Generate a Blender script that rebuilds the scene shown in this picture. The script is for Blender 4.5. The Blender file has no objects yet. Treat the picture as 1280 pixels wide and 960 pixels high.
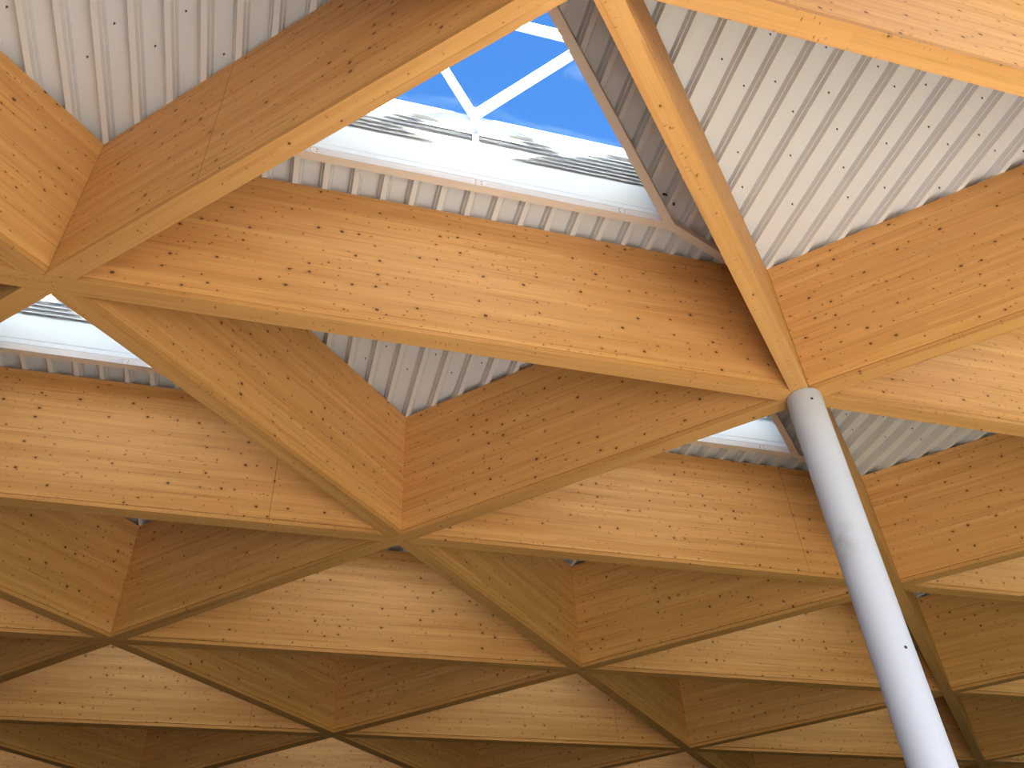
import bpy, bmesh, math, random
from mathutils import Vector, Matrix

# ----------------------------------------------------------------------------
# dimensions.  Lattice unit = L (square side); diagonal module = 6 m
# ----------------------------------------------------------------------------
L = 4.243
Z0 = 6.19                      # height of the beam soffits
H = 0.0175 * L                 # half beam width
D = 0.362 * L                  # beam depth
LAM = 0.045                    # bottom lamella
PITCH = L * math.sqrt(2) / 24  # deck rib pitch
RIBH = 0.088
random.seed(7)
scene = bpy.context.scene
col = scene.collection

CAM_R = ((0.8694049203929304, 0.4916812836163428, -0.048832363632614034),
         (-0.35164877750115253, 0.5462944739080131, -0.7602009504463356),
         (-0.34709972872145445, 0.678094287779327, 0.6478502259029784))
CAM_C = (1.100044299517485, -0.49380006388041, -1.081894402404559)
FPX = 1071.38


def proj(x, y, z):
    """lattice units -> pixel in the 1280 x 960 frame"""
    v = (x - CAM_C[0], y - CAM_C[1], z - CAM_C[2])
    X, Y, Z = (sum(r[i] * v[i] for i in range(3)) for r in CAM_R)
    if Z < 0.05:
        return None
    return 640 + FPX * X / Z, 480 + FPX * Y / Z


def in_view(pts, m):
    for p in pts:
        q = proj(*p)
        if q and -m < q[0] < 1280 + m and -m < q[1] < 960 + m:
            return True
    return False


# ----------------------------------------------------------------------------
# helpers
# ----------------------------------------------------------------------------
def tag(o, label=None, cat=None, group=None, kind=None):
    if label: o['label'] = label
    if cat: o['category'] = cat
    if group: o['group'] = group
    if kind: o['kind'] = kind
    return o


def empty(name, loc):
    o = bpy.data.objects.new(name, None)
    o.empty_display_size = 0.2
    o.location = loc
    col.objects.link(o)
    return o


def mesh_of(bm, name, mat, smooth=False):
    bmesh.ops.recalc_face_normals(bm, faces=bm.faces[:])
    for e in bm.edges: e.smooth = not (len(e.link_faces) == 2 and e.calc_face_angle() > 0.7)
    me = bpy.data.meshes.new(name)
    bm.to_mesh(me)
    bm.free()
    if mat: me.materials.append(mat)
    if smooth:
        for p in me.polygons: p.use_smooth = True
    return me


def link(name, me, parent=None, loc=(0, 0, 0)):
    o = bpy.data.objects.new(name, me)
    o.location = loc
    if parent: o.parent = parent
    col.objects.link(o)
    return o


def prism(bm, poly, z0, z1):
    """extrude a 2-D polygon between two heights (z may be a function of x,y)"""
    f0 = z0 if callable(z0) else (lambda x, y: z0)
    f1 = z1 if callable(z1) else (lambda x, y: z1)
    a = [bm.verts.new((x, y, f0(x, y))) for x, y in poly]
    b = [bm.verts.new((x, y, f1(x, y))) for x, y in poly]
    n = len(poly)
    bm.faces.new(a[::-1]); bm.faces.new(b)
    for i in range(n):
        bm.faces.new((a[i], a[(i + 1) % n], b[(i + 1) % n], b[i]))


def bar(bm, p, q, w, h, up=Vector((0, 0, 1))):
    """box section from p to q, width w sideways, hanging from the axis line downwards by h"""
    p, q = Vector(p), Vector(q)
    d = (q - p).normalized()
    s = d.cross(up).normalized() * (w / 2)
    u = s.cross(d).normalized() * h
    if u.z < 0: u = -u
    vs = []
    for e in (p, q):
        for a in (e - s, e + s, e + s - u, e - s - u):
            vs.append(bm.verts.new(a))
    for f in ((0, 1, 2, 3), (7, 6, 5, 4), (0, 4, 5, 1), (1, 5, 6, 2), (2, 6, 7, 3), (3, 7, 4, 0)):
        bm.faces.new([vs[i] for i in f])


def cyl(bm, r0, r1, z0, z1, n=48, cx=0, cy=0, cap=True):
    a = [bm.verts.new((cx + r0 * math.cos(2 * math.pi * i / n), cy + r0 * math.sin(2 * math.pi * i / n), z0)) for i in range(n)]
    b = [bm.verts.new((cx + r1 * math.cos(2 * math.pi * i / n), cy + r1 * math.sin(2 * math.pi * i / n), z1)) for i in range(n)]
    for i in range(n):
        bm.faces.new((a[i], a[(i + 1) % n], b[(i + 1) % n], b[i]))
    if cap:
        bm.faces.new(a[::-1]); bm.faces.new(b)


def clip(poly, n, c):
    """keep the part of a convex polygon where n.p >= c"""
    out = []
    for i in range(len(poly)):
        p, q = poly[i], poly[(i + 1) % len(poly)]
        dp, dq = n[0] * p[0] + n[1] * p[1] - c, n[0] * q[0] + n[1] * q[1] - c
        if dp >= 0: out.append(p)
        if dp * dq < 0:
            t = dp / (dp - dq)
            out.append((p[0] + t * (q[0] - p[0]), p[1] + t * (q[1] - p[1])))
    return out


# ----------------------------------------------------------------------------
# materials
# ----------------------------------------------------------------------------
class NT:
    def __init__(self, name):
        self.m = bpy.data.materials.new(name)
        self.m.use_nodes = True
        self.t = self.m.node_tree
        self.bsdf = self.t.nodes['Principled BSDF']

    def n(self, kind, **kw):
        nd = self.t.nodes.new(kind)
        for k, v in kw.items():
            if k.startswith('i_'):
                nd.inputs[k[2:].replace('_', ' ')].default_value = v
            else:
                setattr(nd, k, v)
        return nd

    def l(self, a, b): self.t.links.new(a, b)

    def math(self, op, a, b=None, c=None, clamp=False):
        nd = self.t.nodes.new('ShaderNodeMath'); nd.operation = op; nd.use_clamp = clamp
        for i, v in enumerate((a, b, c)):
            if v is None: continue
            if isinstance(v, (int, float)): nd.inputs[i].default_value = v
            else: self.l(v, nd.inputs[i])
        return nd.outputs[0]

    def mix(self, fac, a, b, blend='MIX'):
        nd = self.t.nodes.new('ShaderNodeMix'); nd.data_type = 'RGBA'; nd.blend_type = blend
        for i, v in ((0, fac), (6, a), (7, b)):
            if isinstance(v, (int, float)): nd.inputs[i].default_value = v
            elif isinstance(v, tuple): nd.inputs[i].default_value = v if len(v) == 4 else (*v, 1)
            else: self.l(v, nd.inputs[i])
        return nd.outputs[2]

    def ramp(self, v, a, b):
        nd = self.t.nodes.new('ShaderNodeMapRange'); nd.clamp = True
        nd.inputs[1].default_value = a; nd.inputs[2].default_value = b
        self.l(v, nd.inputs[0])
        return nd.outputs[0]


def wood(name, base, dark, light, knot_amount=1.0, soffit=False):
    N = NT(name)
    tc = N.n('ShaderNodeTexCoord'); oi = N.n('ShaderNodeObjectInfo')
    sp = N.n('ShaderNodeSeparateXYZ'); N.l(tc.outputs['Object'], sp.inputs[0])
    # u runs along the grain, v across it (height on the sides, width on the underside)
    u = sp.outputs[0]
    side = N.math('ROUND', N.math('MULTIPLY', sp.outputs[1], 6.0))
    v = N.math('ADD', sp.outputs[2], N.math('MULTIPLY', sp.outputs[1], 1.0))
    rnd = N.math('MULTIPLY', oi.outputs['Random'], 173.0)
    uu = N.math('ADD', u, rnd)
    vv = N.math('ADD', v, N.math('ADD', N.math('MULTIPLY', rnd, 1.7), N.math('MULTIPLY', side, 7.3)))

    def vec(su, sv):
        c = N.n('ShaderNodeCombineXYZ')
        N.l(N.math('MULTIPLY', uu, su), c.inputs[0]); N.l(N.math('MULTIPLY', vv, sv), c.inputs[1])
        return c.outputs[0]

    def noise(su, sv, detail=3.0, rough=0.55):
        nd = N.n('ShaderNodeTexNoise', noise_dimensions='2D', i_Scale=1.0, i_Detail=detail, i_Roughness=rough)
        N.l(vec(su, sv), nd.inputs['Vector'])
        return nd.outputs['Fac']

    # broad bands, fine grain, thin dark streaks
    band = N.ramp(noise(0.35, 9.0, 2.0), 0.32, 0.68)
    grain = N.ramp(noise(1.3, 85.0, 4.0, 0.6), 0.3, 0.72)
    streak = N.ramp(noise(0.7, 38.0, 3.0), 0.60, 0.74)
    patch = N.ramp(noise(0.5, 1.6, 2.0), 0.35, 0.7)
    # single boards: lamellae 45 mm high
    row = N.math('FLOOR', N.math('DIVIDE', vv, 0.045))
    cu = N.math('FLOOR', N.math('ADD', N.math('DIVIDE', uu, 2.9), N.math('MULTIPLY', row, 0.37)))
    wn = N.n('ShaderNodeTexWhiteNoise', noise_dimensions='2D')
    cc = N.n('ShaderNodeCombineXYZ'); N.l(row, cc.inputs[0]); N.l(cu, cc.inputs[1])
    N.l(cc.outputs[0], wn.inputs['Vector'])
    board = wn.outputs['Value']
    c = N.mix(N.math('MULTIPLY', band, 0.8), (*base, 1), (*light, 1))
    c = N.mix(N.math('MULTIPLY', board, 0.22), c, (*dark, 1))
    c = N.mix(N.math('MULTIPLY', patch, 0.10), c, (*dark, 1))
    c = N.mix(N.math('MULTIPLY', grain, 0.24), c, (*dark, 1))
    c = N.mix(N.math('MULTIPLY', streak, 0.55), c, (*dark, 1))

    def knots(cell, stretch, rmin, rmax, prob, seed):
        nd = N.n('ShaderNodeTexVoronoi', voronoi_dimensions='2D', feature='F1', i_Scale=1.0, i_Randomness=1.0)
        cv = N.n('ShaderNodeCombineXYZ')
        N.l(N.math('ADD', N.math('MULTIPLY', uu, 1 / (cell * stretch)), seed), cv.inputs[0])
        # wobble so that the knots are not perfect ellipses
        wob = N.math('MULTIPLY', N.math('SUBTRACT', noise(14.0, 40.0, 1.0), 0.5), 0.10)
        N.l(N.math('ADD', N.math('MULTIPLY', vv, 1 / cell), wob), cv.inputs[1])
        N.l(cv.outputs[0], nd.inputs['Vector'])
        sc = N.n('ShaderNodeSeparateColor'); N.l(nd.outputs['Color'], sc.inputs[0])
        rad = N.math('ADD', N.math('MULTIPLY', N.math('POWER', sc.outputs[0], 2.0), (rmax - rmin) / cell), rmin / cell)
        on = N.math('LESS_THAN', sc.outputs[1], prob)
        d = nd.outputs['Distance']
        core = N.math('MULTIPLY', N.math('SUBTRACT', 1.0, N.ramp(N.math('DIVIDE', d, rad), 0.7, 1.1)), on)
        halo = N.math('MULTIPLY', N.math('SUBTRACT', 1.0, N.ramp(N.math('DIVIDE', d, rad), 0.8, 3.2)), on)
        return core, halo

    if not soffit:
        layers = [(0.15, 1.15, 0.0060, 0.0160, 0.50 * knot_amount, 3.1), (0.10, 1.1, 0.0035, 0.0070, 0.62 * knot_amount, 11.7),
                  (0.23, 2.6, 0.003, 0.007, 0.25 * knot_amount, 23.3)]
    else:
        layers = [(0.17, 1.2, 0.004, 0.011, 0.30 * knot_amount, 3.1), (0.12, 0.34, 0.004, 0.011, 0.5 * knot_amount, 11.7)]
    clump = N.ramp(noise(1.1, 1.9, 1.0), 0.36, 0.5)
    for k, (cell, st, r0, r1, pr, sd) in enumerate(layers):
        core, halo = knots(cell, st, r0, r1, pr, sd)
        g = clump if k == 1 else 1.0
        c = N.mix(N.math('MULTIPLY', N.math('MULTIPLY', halo, 0.22), g), c, (*[x * 0.75 for x in dark], 1))
        c = N.mix(N.math('MULTIPLY', N.math('MULTIPLY', core, 0.90), g), c, (0.085, 0.035, 0.012, 1))
    # butt joint between two lengths of panel: one thin line where the beam has one
    at = N.n('ShaderNodeAttribute', attribute_type='OBJECT', attribute_name='joint_at')
    dj = N.math('ABSOLUTE', N.math('SUBTRACT', u, at.outputs['Fac']))
    c = N.mix(N.math('MULTIPLY', N.math('LESS_THAN', dj, 0.004), 0.55), c, (0.13, 0.055, 0.02, 1))
    N.l(c, N.bsdf.inputs['Base Color'])
    N.bsdf.inputs['Roughness'].default_value = 0.55
    N.bsdf.inputs['Specular IOR Level'].default_value = 0.25
    bp = N.n('ShaderNodeBump', i_Strength=0.12, i_Distance=0.004)
    N.l(grain, bp.inputs['Height']); N.l(bp.outputs[0], N.bsdf.inputs['Normal'])
    return N.m


def painted(name, colr, rough=0.45, var=0.06, scale=2.0, metal=0.0, spec=0.4):
    N = NT(name)
    tc = N.n('ShaderNodeTexCoord')
    nd = N.n('ShaderNodeTexNoise', i_Scale=scale, i_Detail=4.0)
    N.l(tc.outputs['Object'], nd.inputs['Vector'])
    c = N.mix(N.math('MULTIPLY', N.ramp(nd.outputs['Fac'], 0.35, 0.7), var * 2), (*colr, 1), (*[x * 0.6 for x in colr], 1))
    N.l(c, N.bsdf.inputs['Base Color'])
    N.bsdf.inputs['Roughness'].default_value = rough
    N.bsdf.inputs['Metallic'].default_value = metal
    N.bsdf.inputs['Specular IOR Level'].default_value = spec
    return N.m


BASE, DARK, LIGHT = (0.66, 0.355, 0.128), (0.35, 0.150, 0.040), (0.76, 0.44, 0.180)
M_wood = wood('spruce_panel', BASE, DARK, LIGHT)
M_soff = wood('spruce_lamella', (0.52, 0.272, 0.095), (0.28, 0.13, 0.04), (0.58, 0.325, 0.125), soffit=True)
M_deck = painted('deck_white_coat', (0.59, 0.61, 0.67), 0.45, 0.01, 1.2)
M_trim = painted('trimmer_steel_coat', (0.62, 0.55, 0.51), 0.45, 0.04)
M_up = painted('upstand_white_coat', (0.69, 0.69, 0.68), 0.4, 0.02)
M_alu = painted('white_aluminium', (0.54, 0.535, 0.515), 0.35, 0.02)
M_cap = painted('cover_cap_aluminium', (0.34, 0.40, 0.46), 0.35, 0.02)
M_black = painted('black_rubber', (0.02, 0.02, 0.022), 0.5, 0.02)
M_screw = painted('dark_screw_steel', (0.045, 0.042, 0.045), 0.4, 0.05)
M_roof = painted('roof_insulation', (0.20, 0.19, 0.185), 0.9, 0.05, spec=0.1)


M_low_bounce = painted('low_bounce_ground', (0.009, 0.011, 0.005), 1.0, 0.2, 3.0, spec=0.0)  # near black, so ground past the bright patch returns little light
M_hall = painted('dark_hall_floor', (0.010, 0.0095, 0.009), 1.0, 0.1, spec=0.0)


def ground_mat():
    N = NT('bounce_patch_ground')  # unseen ground patch that bounces sunlight up to the lattice
    tc = N.n('ShaderNodeTexCoord')
    br = N.n('ShaderNodeTexBrick', i_Scale=1.0)
    br.inputs['Color1'].default_value = (0.128, 0.119, 0.105, 1)
    br.inputs['Color2'].default_value = (0.119, 0.110, 0.098, 1)
    br.inputs['Mortar'].default_value = (0.06, 0.054, 0.048, 1)
    br.inputs['Mortar Size'].default_value = 0.006
    N.l(tc.outputs['Object'], br.inputs['Vector'])
    N.l(br.outputs['Color'], N.bsdf.inputs['Base Color'])
    N.bsdf.inputs['Roughness'].default_value = 1.0
    N.bsdf.inputs['Specular IOR Level'].default_value = 0.0
    return N.m


def column_mat():
    N = NT('column_grey_paint')
    tc = N.n('ShaderNodeTexCoord')
    sp = N.n('ShaderNodeSeparateXYZ'); N.l(tc.outputs['Object'], sp.inputs[0])
    n1 = N.n('ShaderNodeTexNoise', i_Scale=9.0, i_Detail=5.0); N.l(tc.outputs['Object'], n1.inputs['Vector'])
    # a smear of dirt on one side of the shaft
    vd = N.n('ShaderNodeVectorMath', operation='DISTANCE')
    N.l(tc.outputs['Object'], vd.inputs[0]); vd.inputs[1].default_value = SMEAR
    m1 = N.math('SUBTRACT', 1.0, N.ramp(vd.outputs['Value'], 0.02, 0.26))
    f = N.math('MULTIPLY', m1, N.ramp(n1.outputs['Fac'], 0.42, 0.62))
    c = N.mix(N.math('MULTIPLY', f, 0.55), (0.40, 0.42, 0.53, 1), (0.22, 0.21, 0.20, 1))
    N.l(c, N.bsdf.inputs['Base Color'])
    N.bsdf.inputs['Roughness'].default_value = 0.62
    N.bsdf.inputs['Specular IOR Level'].default_value = 0.25
    return N.m


def glass_mat():
    N = NT('tinted_glass')
    t = N.t
    out = t.nodes['Material Output']
    tr = N.n('ShaderNodeBsdfTransparent'); tr.inputs['Color'].default_value = (0.80, 0.88, 0.95, 1)
    gl = N.n('ShaderNodeBsdfGlossy', i_Roughness=0.02); gl.inputs['Color'].default_value = (0.9, 0.95, 1, 1)
    lw = N.n('ShaderNodeLayerWeight', i_Blend=0.5)
    mx = N.n('ShaderNodeMixShader')
    N.l(N.math('MULTIPLY_ADD', N.math('POWER', lw.outputs['Facing'], 5.0), 0.2, 0.003), mx.inputs[0])
    N.l(tr.outputs[0], mx.inputs[1]); N.l(gl.outputs[0], mx.inputs[2])
    N.l(mx.outputs[0], out.inputs['Surface'])
    return N.m


M_glass = glass_mat()

# ----------------------------------------------------------------------------
# timber lattice
# ----------------------------------------------------------------------------
DIRS = {'A': Vector((1, 1)).normalized(), 'B': Vector((0, 1)), 'C': Vector((1, 0))}
STEP = {'A': (1, 1), 'B': (0, 1), 'C': (1, 0)}
LEN = {'A': L * math.sqrt(2), 'B': L, 'C': L}
PRIO = {(0, 1): 'CBA', (1, 1): 'BCA', (1, 2): 'BAC', (1, 3): 'BAC', (1, 4): 'BAC', (-1, 2): 'CBA'}   # which beam runs through at a joint


def cross(a, b): return a[0] * b[1] - a[1] * b[0]


beam_mesh = {}


def beam_meshes(d, pr0, pr1):
    key = (d, pr0, pr1)
    if key in beam_mesh: return beam_mesh[key]
    ln = LEN[d]; e = DIRS[d]
    poly = [(0, -H), (ln, -H), (ln, H), (0, H)]
    # local frame: x along the beam
    def loc(v): return (v.dot(e), cross(e, v))
    for pr, nx, sg in ((pr0, 0.0, 1), (pr1, ln, -1)):
        for o in pr[:pr.index(d)]:
            f = Vector(loc(DIRS[o]))
            n = (-f[1], f[0])                       # normal of the other beam's axis
            if n[0] * sg < 0: n = (-n[0], -n[1])    # pointing into this beam
            poly = clip(poly, n, n[0] * nx + H + 0.0035)
    bm = bmesh.new(); prism(bm, poly, LAM + 0.008, D)
    body = mesh_of(bm, 'panel', M_wood)
    bm = bmesh.new(); prism(bm, poly, 0.0, LAM)
    lam = mesh_of(bm, 'bottom_lamella', M_soff)
    beam_mesh[key] = (body, lam)
    return body, lam


NODE = {  # how one finds each joint in the picture
    (0, 0): 'big joint at the left edge', (1, 1): 'column head', (0, 1): 'joint in the middle of the ceiling',
    (1, 2): 'first joint behind the column', (0, 2): 'lower joint right of centre', (-1, 1): 'lower left joint',
    (-1, 2): 'bottom joint left of centre', (1, 3): 'second joint right of the column foot',
    (1, 4): 'lowest joint right of the column foot', (0, 3): 'bottom joint right of centre', (1, 0): 'joint just above the skylight tip',
}


def where(n):
    x, y = n
    q = proj(x, y, 0)
    if not q: return 'overhead'
    u, v = q
    if u < 0 and v > 960: return 'bottom left corner'
    if u > 1280 and v > 960: return 'bottom right corner'
    if u < 0 and v < 0: return 'top left corner'
    if u > 1280 and v < 0: return 'top right corner'
    if u < 0: return 'left edge'
    if u > 1280: return 'right edge'
    if v < 0: return 'top edge'
    return 'bottom edge'


JOINTS = {('C', (0, 0)): 0.345, ('A', (-1, 0)): 0.778, ('A', (-1, 2)): 0.785, ('A', (0, 1)): 0.80, ('A', (-2, 1)): 0.79}
GRP = 'glued timber beams of the ceiling lattice'
used = {}
beams = []
# every beam the place shows from here or from a step to the side
LIST = {'A': [(-3, 1), (-3, 2), (-2, 0), (-2, 1), (-2, 2), (-2, 3), (-1, -1), (-1, 0), (-1, 1), (-1, 2), (-1, 3), (0, -1), (0, 0),
              (0, 1), (0, 2), (0, 3), (0, 4), (1, 0), (1, 1), (1, 2), (1, 3), (1, 4)],
        'B': [(-2, 0), (-2, 1), (-2, 2), (-1, 0), (-1, 1), (-1, 2), (-1, 3), (0, -1), (0, 0), (0, 1), (0, 2), (0, 3), (0, 4),
              (1, -1), (1, 0), (1, 1), (1, 2), (1, 3), (1, 4)],
        'C': [(-3, 2), (-2, 1), (-2, 2), (-2, 3), (-1, 0), (-1, 1), (-1, 2), (-1, 3), (-1, 4), (0, 0), (0, 1), (0, 2), (0, 3), (0, 4),
              (1, 0), (1, 1), (1, 2), (1, 3), (1, 4), (1, 5)]}
for d in 'ABC':
    for x, y in LIST[d]:
        beams.append((d, (x, y), (x + STEP[d][0], y + STEP[d][1]), True))
OWN = {  # beams cut by the frame, found by where they leave it
    ('A', (-3, 1)): 'wide beam whose end fills the very bottom left corner of the photo',
    ('A', (-2, 2)): 'lowest wide beam along the bottom edge, left of the bottom joint',
    ('A', (-1, 3)): 'lowest wide beam along the bottom edge, just right of the bottom joint',
    ('A', (0, 4)): 'sliver of wide beam on the bottom edge left of the column',
    ('C', (1, 5)): 'sliver of slanting beam at the very bottom right corner',
    ('A', (0, 0)): 'longest pale beam, crossing the photo from the left joint to the column head',
    ('C', (0, 0)): 'big near beam slanting up from the left joint past the large skylight',
    ('B', (1, 0)): 'near beam dropping from the top edge to the column head, beside the skylight',
    ('A', (1, 0)): 'brightly lit beam cutting across the top right corner above the steel deck',
    ('C', (1, 1)): 'broad orange beam rising from the column head to the right edge',
    ('A', (1, 1)): 'pale beam falling from the column head to the right edge',
    ('B', (0, -1)): 'beam coming down from the left edge into the big left joint',
    ('A', (-1, -1)): 'short stub of beam left of the big left joint, at the edge',
    ('C', (-1, 0)): 'dark beam corner below the big left joint, at the left edge',
    ('A', (0, -1)): 'wide beam outside the frame beyond the top left corner',
    ('B', (1, -1)): 'slanting beam outside the frame above the skylight tip',
    ('C', (1, 0)): 'slanting beam outside the frame beyond the top right corner',
}
DIRWORD = {'A': 'wide pale level beam', 'B': 'beam slanting down to the right', 'C': 'beam slanting up to the right'}
for d, a, b, vis in beams:
    body, lam = beam_meshes(d, PRIO.get(a, 'ACB'), PRIO.get(b, 'ACB'))
    r = empty('glulam_beam', (a[0] * L, a[1] * L, Z0))
    r.rotation_euler = (0, 0, math.atan2(DIRS[d].y, DIRS[d].x))
    na, nb = NODE.get(a), NODE.get(b)
    if na and nb: t = f'from the {na} to the {nb}'
    elif na: t = f'from the {na} off towards the {where(b)}'
    elif nb: t = f'from the {where(a)} in to the {nb}'
    else: t = f'past the {where(a)} and {where(b)}'
    lab = OWN.get((d, a)) or f'{DIRWORD[d]}, {t}'
    used.setdefault(lab, []).append(r)
    tag(r, lab, 'beam', GRP)
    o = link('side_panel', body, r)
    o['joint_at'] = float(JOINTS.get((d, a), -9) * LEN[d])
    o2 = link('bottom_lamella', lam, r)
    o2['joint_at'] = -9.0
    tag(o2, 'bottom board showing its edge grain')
ORD = ['nearest', 'second nearest', 'third nearest', 'fourth nearest', 'fifth nearest', 'sixth nearest', 'seventh nearest', 'eighth nearest', 'ninth nearest']
for lab, rs in used.items():
    if len(rs) > 1:
        rs.sort(key=lambda o: (o.location - Vector((CAM_C[0] * L, CAM_C[1] * L, 0))).length)
        for k, o in enumerate(rs):
            o['label'] = f'{ORD[min(k, 8)]} ' + lab

# ----------------------------------------------------------------------------
# profiled steel deck, skylights, steel trimmers  (one lattice square = one of each)
# local frame of a square: origin at its lower-left node, units metres
# ----------------------------------------------------------------------------
R2 = math.sqrt(2)
TI_X, TI_Y, TI_C = 0.869, 0.131, 0.160     # inner faces of the trimmer: x, y, x-y
TW = 0.018                                  # trimmer width
DROP = 0.086                                # the trimmer hangs this far below the ribs
DZ = D + 0.003                              # rib undersides rest on the beams


def profile():
    """s (along A) , z: list over one pitch, starting at a rib centre"""
    hb, run = 0.0225, 0.036
    k = RIBH
    return [(0, 0), (hb, 0), (hb + run * 0.42, k * 0.45), (hb + run * 0.42 + 0.006, k * 0.47), (hb + run, k),
            (hb + run + 0.004, k)]


PR = profile()
PROF = PR + [(PITCH - s, z) for s, z in PR[::-1] if s > 0] + [(PITCH, 0)]


def deck_mesh(name, polys):
    """polys: convex plan polygons (metres). profiled along s=(x+y)/sqrt2"""
    bm = bmesh.new()
    ph = 0.004 * L / R2
    for poly in polys:
        ss = [(p[0] + p[1]) / R2 for p in poly]
        k0, k1 = math.floor((min(ss) - ph) / PITCH) - 1, math.ceil((max(ss) - ph) / PITCH) + 1
        for k in range(k0, k1):
            for (s0, z0), (s1, z1) in zip(PROF[:-1], PROF[1:]):
                if s1 - s0 < 1e-6: continue
                a, b = k * PITCH + ph + s0, k * PITCH + ph + s1
                q = clip(clip(poly, (1 / R2, 1 / R2), a), (-1 / R2, -1 / R2), -b)
                if len(q) < 3: continue
                vs = []
                for px, py in q:
                    s = (px + py) / R2
                    vs.append(bm.verts.new((px, py, z0 + (z1 - z0) * (s - a) / (b - a))))
                try: bm.faces.new(vs)
                except ValueError: pass
    bmesh.ops.remove_doubles(bm, verts=bm.verts[:], dist=1e-5)
    for f in bm.faces: f.normal_update()
    me = bpy.data.meshes.new(name)
    for f in bm.faces:
        if f.normal.z > 0: f.normal_flip()
    bm.to_mesh(me); bm.free()
    me.materials.append(M_deck)
    return me


E_ = 0.0004
LOW = [(0, 0), (L, L), (0, L)]              # right angle at (0,1): plain deck   (x < y)
UP = [(0, 0), (L, 0), (L, L)]               # right angle at (1,0): skylight     (x > y)
me_low = deck_mesh('deck_sheet', [[(0 + E_, E_ * 3), (L - 3 * E_, L - E_), (E_, L - E_)]])
# outer trimmer triangle
OX, OY, OC = (TI_X + TW) * L, (TI_Y - TW) * L, (TI_C - TW * R2) * L
oc = [(OY + OC, OY), (OX, OY), (OX, OX - OC)]                       # outer corners: near (0,0), near (1,0), near (1,1)
ic = [((TI_Y + TI_C) * L, TI_Y * L), (TI_X * L, TI_Y * L), (TI_X * L, (TI_X - TI_C) * L)]
cc_ = [((a[0] + b[0]) / 2, (a[1] + b[1]) / 2) for a, b in zip(oc, ic)]
nodes_up = [(0, 0), (L, 0), (L, L)]
AW = TW * L                                                          # arm width


def side_poly(n, c, i, j):
    """deck strip outside the upstand line n.p=c, mitred to its neighbours along the corner bisectors"""
    poly = clip(UP, n, c)
    for k in (i, j):
        p, q = Vector(ic[k]), Vector(nodes_up[k])
        d = (q - p).normalized(); nn = Vector((-d.y, d.x))
        far = (Vector(nodes_up[i]) + Vector(nodes_up[j])) / 2
        if nn.dot(far - q) < 0: nn = -nn
        poly = clip(poly, nn, nn.dot(q))
    return poly


UB = 0.037                                  # deck and roof stop this far outside the inner faces
me_up = deck_mesh('deck_sheet', [side_poly((0, -1), -(TI_Y * L - UB), 0, 1), side_poly((1, 0), TI_X * L + UB, 1, 2),
                                 side_poly((-1 / R2, 1 / R2), -(TI_C * L / R2 - UB), 0, 2)])
uc = [(TI_Y * L - UB + TI_C * L - UB * R2, TI_Y * L - UB), (TI_X * L + UB, TI_Y * L - UB), (TI_X * L + UB, TI_X * L + UB - TI_C * L + UB * R2)]

# trimmer meshes
TH = DROP - 0.004
WEB = 0.035 * L - TH                        # lower flashing between the rail and the tall panel
rail_me, arm_me = [], []
ARM_END = (0.34, 0.19, 0.34)
for k in range(3):
    a, b = k, (k + 1) % 3
    bm = bmesh.new()
    prism(bm, [oc[a], oc[b], ic[b], ic[a]], 0, TH)
    rail_me.append(mesh_of(bm, 'side_rail', M_trim))
    p, q = Vector(oc[k]), Vector(nodes_up[k])
    c0 = Vector(cc_[k])
    d = (q - c0).normalized(); s = Vector((-d.y, d.x)) * (AW / 2)
    st = p + d * 0.012
    # start flush with the two outer faces of the rails
    other = [(0, -1, -OY), (1, 0, OX), (-1 / R2, 1 / R2, -OC / R2)]
    poly = [c0 + s, c0 - s, q - d * ARM_END[k] - s, q - d * ARM_END[k] + s]
    poly = [(v.x, v.y) for v in poly]
    en = q - d * ARM_END[k]
    bm = bmesh.new()
    # two pieces of the arm, each outside one rail face
    for (nx, ny, cv) in [other[i] for i in {0: (0, 2), 1: (0, 1), 2: (1, 2)}[k]]:
        sgn = (nx * s.x + ny * s.y)
        half = [c0, c0 + (s if sgn > 0 else -s), en + (s if sgn > 0 else -s), en]
        half = clip([(v.x, v.y) for v in half], (nx, ny), cv + 0.0005)
        if len(half) > 2: prism(bm, half, 0, DROP - 0.003)
    arm_me.append(mesh_of(bm, 'corner_arm', M_trim))

# skylight meshes (local z = 0 at the rail top)
ZG0 = (0.612 - 0.362 - 0.035) * L + WEB
SL = 0.13


def zg(x, y): return ZG0 + SL * ((x - y) - TI_C * L)


def inset(poly, w):
    """shrink a convex ccw polygon by w"""
    out = list(poly)
    n = len(poly)
    for i in range(n):
        p, q = Vector(poly[i]), Vector(poly[(i + 1) % n])
        d = (q - p).normalized(); nn = (-d.y, d.x)
        out = clip(out, nn, nn[0] * p.x + nn[1] * p.y + w)
    return out


def strip_outside(i, j, off, th):
    """plan strip of thickness th lying off outside the inner trimmer edge i-j (mitred)"""
    a0, a1 = Vector(ic[i]), Vector(ic[j])
    m0 = (Vector(oc[i]) - a0) / (TW * L); m1 = (Vector(oc[j]) - a1) / (TW * L)
    return [tuple(a0 + m0 * off), tuple(a1 + m1 * off), tuple(a1 + m1 * (off + th)), tuple(a0 + m0 * (off + th))]


ZL0, ZL1, ZF = 0.0755 * L + WEB, 0.173 * L + WEB, 0.211 * L + WEB        # louvre bottom / top, frame top at the long side
parts_sky = []


def sk(name, fill, mat, label=None):
    bm = bmesh.new(); fill(bm)
    parts_sky.append((name, mesh_of(bm, name, mat), label))


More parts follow.
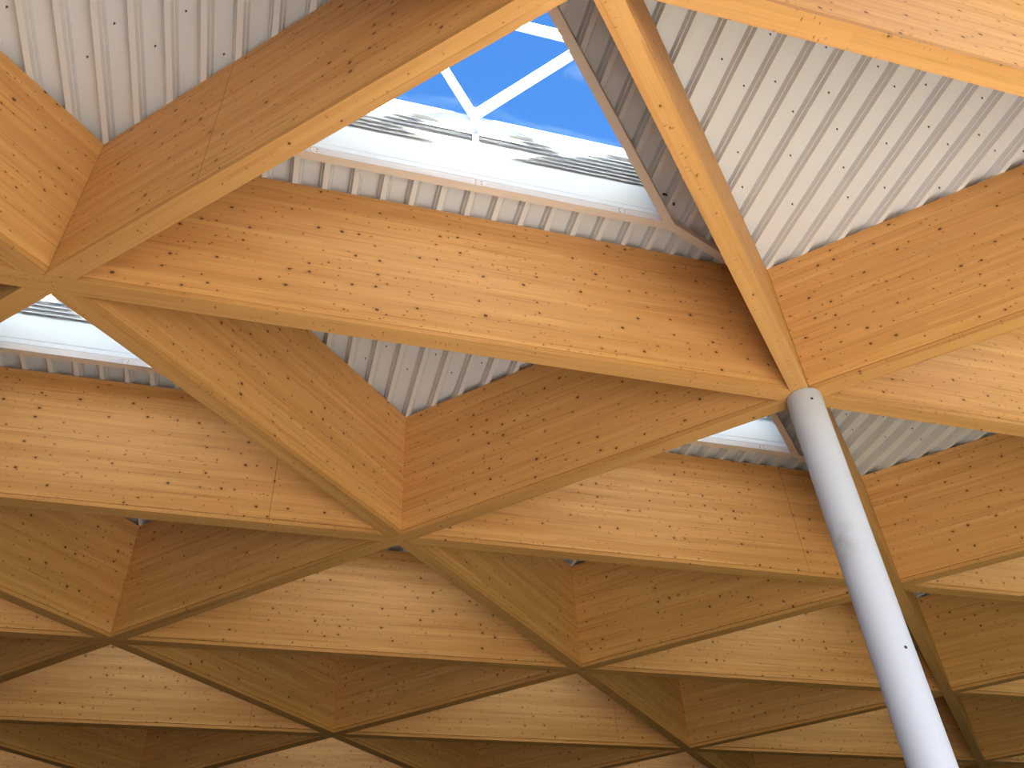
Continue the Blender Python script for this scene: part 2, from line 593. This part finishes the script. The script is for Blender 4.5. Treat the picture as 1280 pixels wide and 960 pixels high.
g = 0.003
sk('flashing', lambda bm: prism(bm, strip_outside(2, 0, 0.001, 0.03), g, WEB - 0.003), M_up, 'low white flashing strip under the tall panel')
sk('upstand_panel', lambda bm: prism(bm, strip_outside(2, 0, 0.004, 0.03), WEB + 0.004, ZL0), M_up)
sk('backing_panel', lambda bm: prism(bm, strip_outside(2, 0, 0.05, 0.02), ZL0 - 0.06, ZL1), M_up, 'white panel behind the louvre slats')
sk('upstand_panel', lambda bm: prism(bm, strip_outside(0, 1, 0.004, 0.03), g, lambda x, y: zg(x, y) - 0.17), M_up)
sk('upstand_panel', lambda bm: prism(bm, strip_outside(1, 2, 0.004, 0.03), g, lambda x, y: zg(x, y) - 0.17), M_up)
NS = 7
for k in range(NS):
    z = ZL0 + (k + 0.5) * (ZL1 - ZL0) / NS
    dz = (ZL1 - ZL0) / NS

    def fill(bm, z=z, dz=dz):
        a = strip_outside(2, 0, 0.010, 0.034)
        prism(bm, a, lambda x, y: z - dz * 0.28 + 0.8 * (((ic[0][0] - ic[0][1]) - (x - y)) / R2 - 0.027),
              lambda x, y: z - dz * 0.28 + 0.014 + 0.8 * (((ic[0][0] - ic[0][1]) - (x - y)) / R2 - 0.027))
    sk('louvre_slat', fill, M_alu)
sk('frame_rail', lambda bm: prism(bm, strip_outside(2, 0, 0.0, 0.07), ZL1 + g, ZF), M_alu)
sk('frame_rail', lambda bm: prism(bm, strip_outside(0, 1, 0.0, 0.07), lambda x, y: zg(x, y) - 0.165, lambda x, y: zg(x, y) - 0.004), M_alu)
sk('frame_rail', lambda bm: prism(bm, strip_outside(1, 2, 0.0, 0.07), lambda x, y: zg(x, y) - 0.165, lambda x, y: zg(x, y) - 0.004), M_alu)
mh = ((ic[0][0] + ic[2][0]) / 2, (ic[0][1] + ic[2][1]) / 2)
mc = ((ic[0][0] + ic[1][0]) / 2, ic[0][1])
mb = (ic[1][0], (ic[1][1] + ic[2][1]) / 2)
for p, q in ((mh, mc), (mh, mb), (mc, mb)):
    pa, qa = Vector((*p, zg(*p) - 0.006)), Vector((*q, zg(*q) - 0.006))
    d = (qa - pa).normalized()
    sk('glazing_bar', lambda bm: bar(bm, pa + d * 0.03, qa - d * 0.03, 0.038, 0.075), M_alu)
    sk('cover_cap', lambda bm: bar(bm, pa + Vector((0, 0, .040)) + d * 0.02, qa + Vector((0, 0, .040)) - d * 0.02, 0.060, 0.014), M_cap, 'cover strip seen through the glass')
sk('hub', lambda bm: (cyl(bm, 0.045, 0.045, zg(*mh) - 0.10, zg(*mh) - 0.007, 24, mh[0] + 0.03, mh[1] - 0.03)), M_alu)
# post in front of the louvres
pn = Vector((1, -1)) / R2
pc = Vector(mh) + pn * 0.026
pd = Vector((1, 1)) / R2 * 0.022
sk('post', lambda bm: prism(bm, [tuple(pc - pd - pn * 0.022), tuple(pc - pd + pn * 0.022), tuple(pc + pd + pn * 0.022), tuple(pc + pd - pn * 0.022)], ZL0 - 0.02, zg(*mh) - 0.10), M_alu)
for tri in ((ic[0], mc, mh), (mh, mb, ic[2]), (mc, ic[1], mb), (mc, mb, mh)):
    a = Vector(tri[0]); b = Vector(tri[1]); c = Vector(tri[2])
    t = [tuple(v) for v in (a, b, c)]
    if cross(b - a, c - a) < 0: t = t[::-1]
    t = inset(t, 0.004)
    sk('pane', lambda bm: prism(bm, t, lambda x, y: zg(x, y), lambda x, y: zg(x, y) + 0.024), M_glass)
# bolts of the rail splice plates
bolt_bm = bmesh.new(); cyl(bolt_bm, 0.009, 0.007, 0, 0.008, 12)
bolt_me = mesh_of(bolt_bm, 'bolt', M_trim)
# deck screws: washer and pointed shank poking through the sheet
sb = bmesh.new(); cyl(sb, 0.008, 0.008, -0.003, 0, 10); cyl(sb, 0.0045, 0.002, -0.003, -0.024, 8)
screw_me = mesh_of(sb, 'screw', M_screw)

LOWS = {(0, -1): 'white ribbed steel deck at the top left, above the big left joint',
        (0, 0): 'white ribbed steel deck in the V of beams at mid ceiling',
        (1, 0): 'large white ribbed steel deck at the top right',
        (1, 1): 'white ribbed steel deck right of the column, below the right hand beams',
        (-1, 0): 'sliver of grey ribbed deck above the lower left joint',
        (0, 1): 'tiny corner of ribbed deck above the lower joint right of centre',
        (1, 2): 'tiny corner of ribbed deck beside the first joint behind the column',
        (-1, -1): 'ribbed deck beyond the left edge, beside the big left joint',
        (-1, 1): 'ribbed deck almost hidden above the bottom joint left of centre',
        (0, 2): 'ribbed deck almost hidden above the bottom joint right of centre'}
UPNAME = {(0, 0): 'large skylight showing blue sky', (-1, 0): 'skylight at the left edge',
          (0, 1): 'skylight just left of the column', (-1, 1): 'hidden skylight behind the middle joint',
          (1, 1): 'hidden skylight far right behind the beams', (1, 0): 'skylight beyond the top right corner',
          (1, 2): 'hidden skylight behind the column foot'}
# the skylights farther in, above each of the wide beams: only their daylight shows
for x_, y_, w_ in ((-3, 1, 'over the bottom left corner'), (-2, 0, 'over the left edge, low down'), (-2, 1, 'over the lower left corner'),
                   (-2, 2, 'over the bottom edge at left'), (-1, -1, 'left of the big left joint'), (-1, 2, 'behind the bottom joint left of centre'),
                   (-1, 3, 'over the bottom edge at centre'), (0, 2, 'behind the lower joint right of centre'), (0, 3, 'behind the bottom joint right of centre'),
                   (0, 4, 'over the bottom edge beside the column'), (1, 3, 'behind the second joint right of the column'), (1, 4, 'over the bottom right corner')):
    UPNAME[(x_, y_)] = 'hidden skylight ' + w_


def tri_pts(T, x, y):
    out = []
    n = 8
    for i in range(n + 1):
        for j in range(n + 1 - i):
            a, b = i / n, j / n
            c = 1 - a - b
            out.append((x + (T[0][0] * a + T[1][0] * b + T[2][0] * c) / L, y + (T[0][1] * a + T[1][1] * b + T[2][1] * c) / L, 0.365))
    return out


built = set()
rs = random.Random(3)
for x in range(-7, 5):
    for y in range(-4, 11):
        o3 = (x * L, y * L, Z0 + DZ)
        if (x, y) in LOWS:
            built.add((x, y, 0))
            t = empty('roof_deck', o3)
            lab = LOWS[(x, y)]
            tag(t, lab, 'roof deck', 'plain ribbed deck bays')
            sheet = link('deck_sheet', me_low, t)
            if (x, y) in ((0, -1), (1, 0), (0, 0), (1, 1)):
                ph = 0.004 * L / R2
                n = 0
                for k in range(0, 25):
                    for tt in (-0.42, -0.25, -0.1):
                        s = (k + 0.5) * PITCH + ph + rs.uniform(-0.035, 0.035)
                        w = -tt * L + rs.uniform(-0.16, 0.16) + (0.25 if k % 2 else 0)     # distance from the long side
                        px, py = (s - w) / R2, (s + w) / R2
                        if px > 0.12 and py < L - 0.12 and py - px > 0.15:
                            link('screw', screw_me, sheet, (px, py, RIBH)); n += 1
        if (x, y) in UPNAME:
            built.add((x, y, 1))
            nm = UPNAME[(x, y)]
            t = empty('roof_deck', o3)
            tag(t, f'ribbed deck strip framing the {nm}', 'roof deck', 'ribbed deck strips around skylights')
            link('deck_sheet', me_up, t)
            t = empty('steel_trimmer', (o3[0], o3[1], o3[2] - DROP))
            tag(t, f'pinkish steel trimmer frame under the {nm}', 'trimmer', 'steel trimmer frames')
            for m in rail_me: rail = link('side_rail', m, t)
            for m in arm_me: link('corner_arm', m, t)
            if (x, y) in ((0, 0), (0, 1), (-1, 0)):
                for f in (0.1, 0.5, 0.88):
                    for i in range(2):
                        for j in range(2):
                            p = Vector(ic[0]) * (1 - f) + Vector(ic[2]) * f + Vector((1, 1)) / R2 * (0.05 * i)
                            b = link('bolt', bolt_me, rail, (p.x, p.y, TH * (0.3 + 0.4 * j)))
                            b.rotation_euler = Vector((1, -1, 0)).to_track_quat('Z', 'Y').to_euler()
            t = empty('skylight', (o3[0], o3[1], o3[2] - DROP + TH + 0.002))
            tag(t, f'white framed triangular {nm}', 'skylight', 'triangular skylights')
            part = None
            for name, m, lab in parts_sky:
                o = link(name, m, part if name == 'cover_cap' else t)
                if name == 'glazing_bar': part = o
                if lab: tag(o, lab)

# black cable end curling out beside the trimmer
cab = [Vector(p) for p in ((0, 0, 0.03), (0.02, 0.006, 0.014), (0.038, 0.02, 0.0), (0.054, 0.045, -0.018), (0.058, 0.07, -0.035), (0.05, 0.10, -0.06))]
bm = bmesh.new()
ring = []
for i, p in enumerate(cab):
    d = (cab[min(i + 1, 5)] - cab[max(i - 1, 0)]).normalized()
    a = d.orthogonal().normalized(); b2 = d.cross(a)
    ring.append([bm.verts.new(p + (a * math.cos(k * math.pi / 4) + b2 * math.sin(k * math.pi / 4)) * 0.011) for k in range(8)])
for r0, r1 in zip(ring[:-1], ring[1:]):
    for k in range(8): bm.faces.new((r0[k], r0[(k + 1) % 8], r1[(k + 1) % 8], r1[k]))
bm.faces.new(ring[0][::-1]); bm.faces.new(ring[-1])
ob = link('cable', mesh_of(bm, 'cable', M_black, True), None, ((TI_X + TW) * L + 0.012, 0.672 * L, Z0 + DZ + 0.05))
tag(ob, 'short black cable end curling out beside the large skylight trimmer', 'cable')

# ----------------------------------------------------------------------------
# column
# ----------------------------------------------------------------------------
CR = 0.0352 * L
cdir = Vector((CAM_C[0] - 1, CAM_C[1] - 1)); cdir.normalize()
cleft = Vector((-cdir.y, cdir.x))
if (Vector((CAM_R[0][0], CAM_R[0][1]))).dot(cleft) > 0: cleft = -cleft
sm = (cleft * 0.85 + cdir * 0.52) * CR
SMEAR = (sm.x, sm.y, Z0 - 0.345 * L)
M_col = column_mat()
t = empty('round_column', (L, L, 0))
tag(t, 'tall round pale grey steel column carrying the lattice at right', 'column')
bm = bmesh.new(); cyl(bm, CR, CR, 0.03, Z0 - 0.055, 96)
me = mesh_of(bm, 'shaft', M_col)
for p in me.polygons: p.use_smooth = len(p.vertices) == 4
link('shaft', me, t)
bm = bmesh.new(); cyl(bm, CR * 0.992, CR * 0.992, Z0 - 0.0545, Z0 - 0.008, 96); cyl(bm, CR * 0.99, CR * 0.96, Z0 - 0.008, Z0 - 0.002, 96)
me = mesh_of(bm, 'cap_ring', M_col)
for p in me.polygons: p.use_smooth = len(p.vertices) == 4
link('cap_ring', me, t)
bm = bmesh.new(); cyl(bm, CR * 1.35, CR * 1.35, 0.0, 0.03, 64)
link('base_plate', mesh_of(bm, 'base_plate', M_col), t)
for u, z in ((0.42, -0.030), (0.62, -0.545)):
    dv = (cdir * math.sqrt(1 - u * u) - cleft * u)
    bm = bmesh.new(); cyl(bm, 0.011, 0.011, 0, 0.003, 16)
    o = link('vent_hole', mesh_of(bm, 'vent_hole', M_black), t, (dv.x * CR, dv.y * CR, Z0 + z * L))
    o.rotation_euler = Vector((dv.x, dv.y, 0)).to_track_quat('Z', 'Y').to_euler()
    tag(o, 'small black hole')

# ----------------------------------------------------------------------------
# rest of the building: roof build-up above the deck, then unseen slab, ground and walls added to shape the light
# ----------------------------------------------------------------------------
EDGE = 3.7                                  # edge of the added roof slab (x - y), set for sunlight; its shadow ends 3.7 units further in
BOUNCE_RECT = (1.12, 2.75, -2.3, 0.85)              # unseen patch added to bounce sun up at the beams: x0, x1, y0, y1
bm = bmesh.new()
ZR0, ZR1 = Z0 + DZ + RIBH + 0.012, Z0 + DZ + RIBH + 0.15
for x in range(-16, 12):
    for y in range(-10, 18):
        for k, T in ((0, LOW), (1, UP)):
            cx, cy = x + (0.33 if k == 0 else 0.67), y + (0.67 if k == 0 else 0.33)
            if cx - cy > EDGE: continue
            sh = lambda ps: [(p[0] + x * L, p[1] + y * L) for p in ps]
            if (x, y, k) in built and k == 1:
                for i in range(3):
                    j = (i + 1) % 3
                    prism(bm, sh([nodes_up[i], nodes_up[j], uc[j], uc[i]]), ZR0 + 0.05, ZR1)
            else:
                prism(bm, sh(T), ZR0, ZR1)
roof = link('roof', mesh_of(bm, 'roof', M_roof)); tag(roof, kind='structure')
X0, X1, Y0, Y1 = (v * L for v in BOUNCE_RECT)
bm = bmesh.new(); prism(bm, [(X0, Y0), (X1, Y0), (X1, Y1), (X0, Y1)], -0.2, 0.0)
fl = link('bounce_patch', mesh_of(bm, 'bounce_patch', ground_mat())); tag(fl, kind='structure')
bm = bmesh.new(); prism(bm, [(-90, -90), (X0, -90), (X0, 90), (-90, 90)], -0.2, 0.0)
fl = link('floor', mesh_of(bm, 'floor', M_hall)); tag(fl, kind='structure')
bm = bmesh.new()
prism(bm, [(X0, -90), (90, -90), (90, Y0), (X0, Y0)], -0.2, 0.0)
prism(bm, [(X1, Y0), (90, Y0), (90, 90), (X1, 90)], -0.2, 0.0)
prism(bm, [(X0, Y1), (X1, Y1), (X1, 90), (X0, 90)], -0.2, 0.0)
fl = link('dark_surround', mesh_of(bm, 'dark_surround', M_low_bounce)); tag(fl, kind='structure')  # unseen dark ground, added to cut bounce from farther out
# unseen walls added to keep light off the back and left, far beyond the frame
for nm, poly in (('light_block_far', [(-9.5, 6.5), (0.5, 14.5), (0.3, 14.7), (-9.7, 6.7)]), ('light_block_left', [(-6.0, -6.5), (-9.5, 6.5), (-9.7, 6.5), (-6.2, -6.5)])):
    bm = bmesh.new(); prism(bm, [(x * L, y * L) for x, y in poly], 0.0, Z0 + 3.4)
    o = link(nm, mesh_of(bm, nm, M_roof)); tag(o, kind='structure')

# ----------------------------------------------------------------------------
# light
# ----------------------------------------------------------------------------
EL = math.radians(29.5)
sd = Vector((math.cos(EL) / R2, -math.cos(EL) / R2, math.sin(EL)))       # towards the sun
sl = bpy.data.lights.new('sun', 'SUN'); sl.energy = 95.0; sl.angle = math.radians(0.53); sl.color = (1.0, 0.93, 0.82)
so = bpy.data.objects.new('sun', sl); so.rotation_euler = sd.to_track_quat('Z', 'Y').to_euler(); so.location = sd * 40
col.objects.link(so)
w = bpy.data.worlds.new('world'); scene.world = w; w.use_nodes = True
nt = w.node_tree
sky = nt.nodes.new('ShaderNodeTexSky'); sky.sky_type = 'NISHITA'; sky.sun_disc = False
sky.sun_elevation = EL; sky.sun_rotation = math.atan2(sd.x, sd.y)
sky.air_density = 1.0; sky.dust_density = 0.3; sky.ozone_density = 3.0
bg = nt.nodes['Background']; bg.inputs['Strength'].default_value = 0.17
hs = nt.nodes.new('ShaderNodeHueSaturation'); hs.inputs['Saturation'].default_value = 1.2
nt.links.new(sky.outputs[0], hs.inputs['Color']); nt.links.new(hs.outputs[0], bg.inputs['Color'])

# ----------------------------------------------------------------------------
# camera
# ----------------------------------------------------------------------------
cam = bpy.data.cameras.new('camera'); cam.sensor_width = 36; cam.lens = FPX / 1280 * 36
cam.clip_start = 0.05; cam.clip_end = 500
co = bpy.data.objects.new('camera', cam); col.objects.link(co)
r, dn, fw = (Vector(v) for v in CAM_R)
co.matrix_world = Matrix(((r.x, -dn.x, -fw.x, CAM_C[0] * L), (r.y, -dn.y, -fw.y, CAM_C[1] * L),
                          (r.z, -dn.z, -fw.z, CAM_C[2] * L + Z0), (0, 0, 0, 1)))
scene.camera = co
vs = scene.view_settings
vs.view_transform = 'Standard'; vs.look = 'None'; vs.gamma = 1.0; vs.use_curve_mapping = False
vs.exposure = 1.68
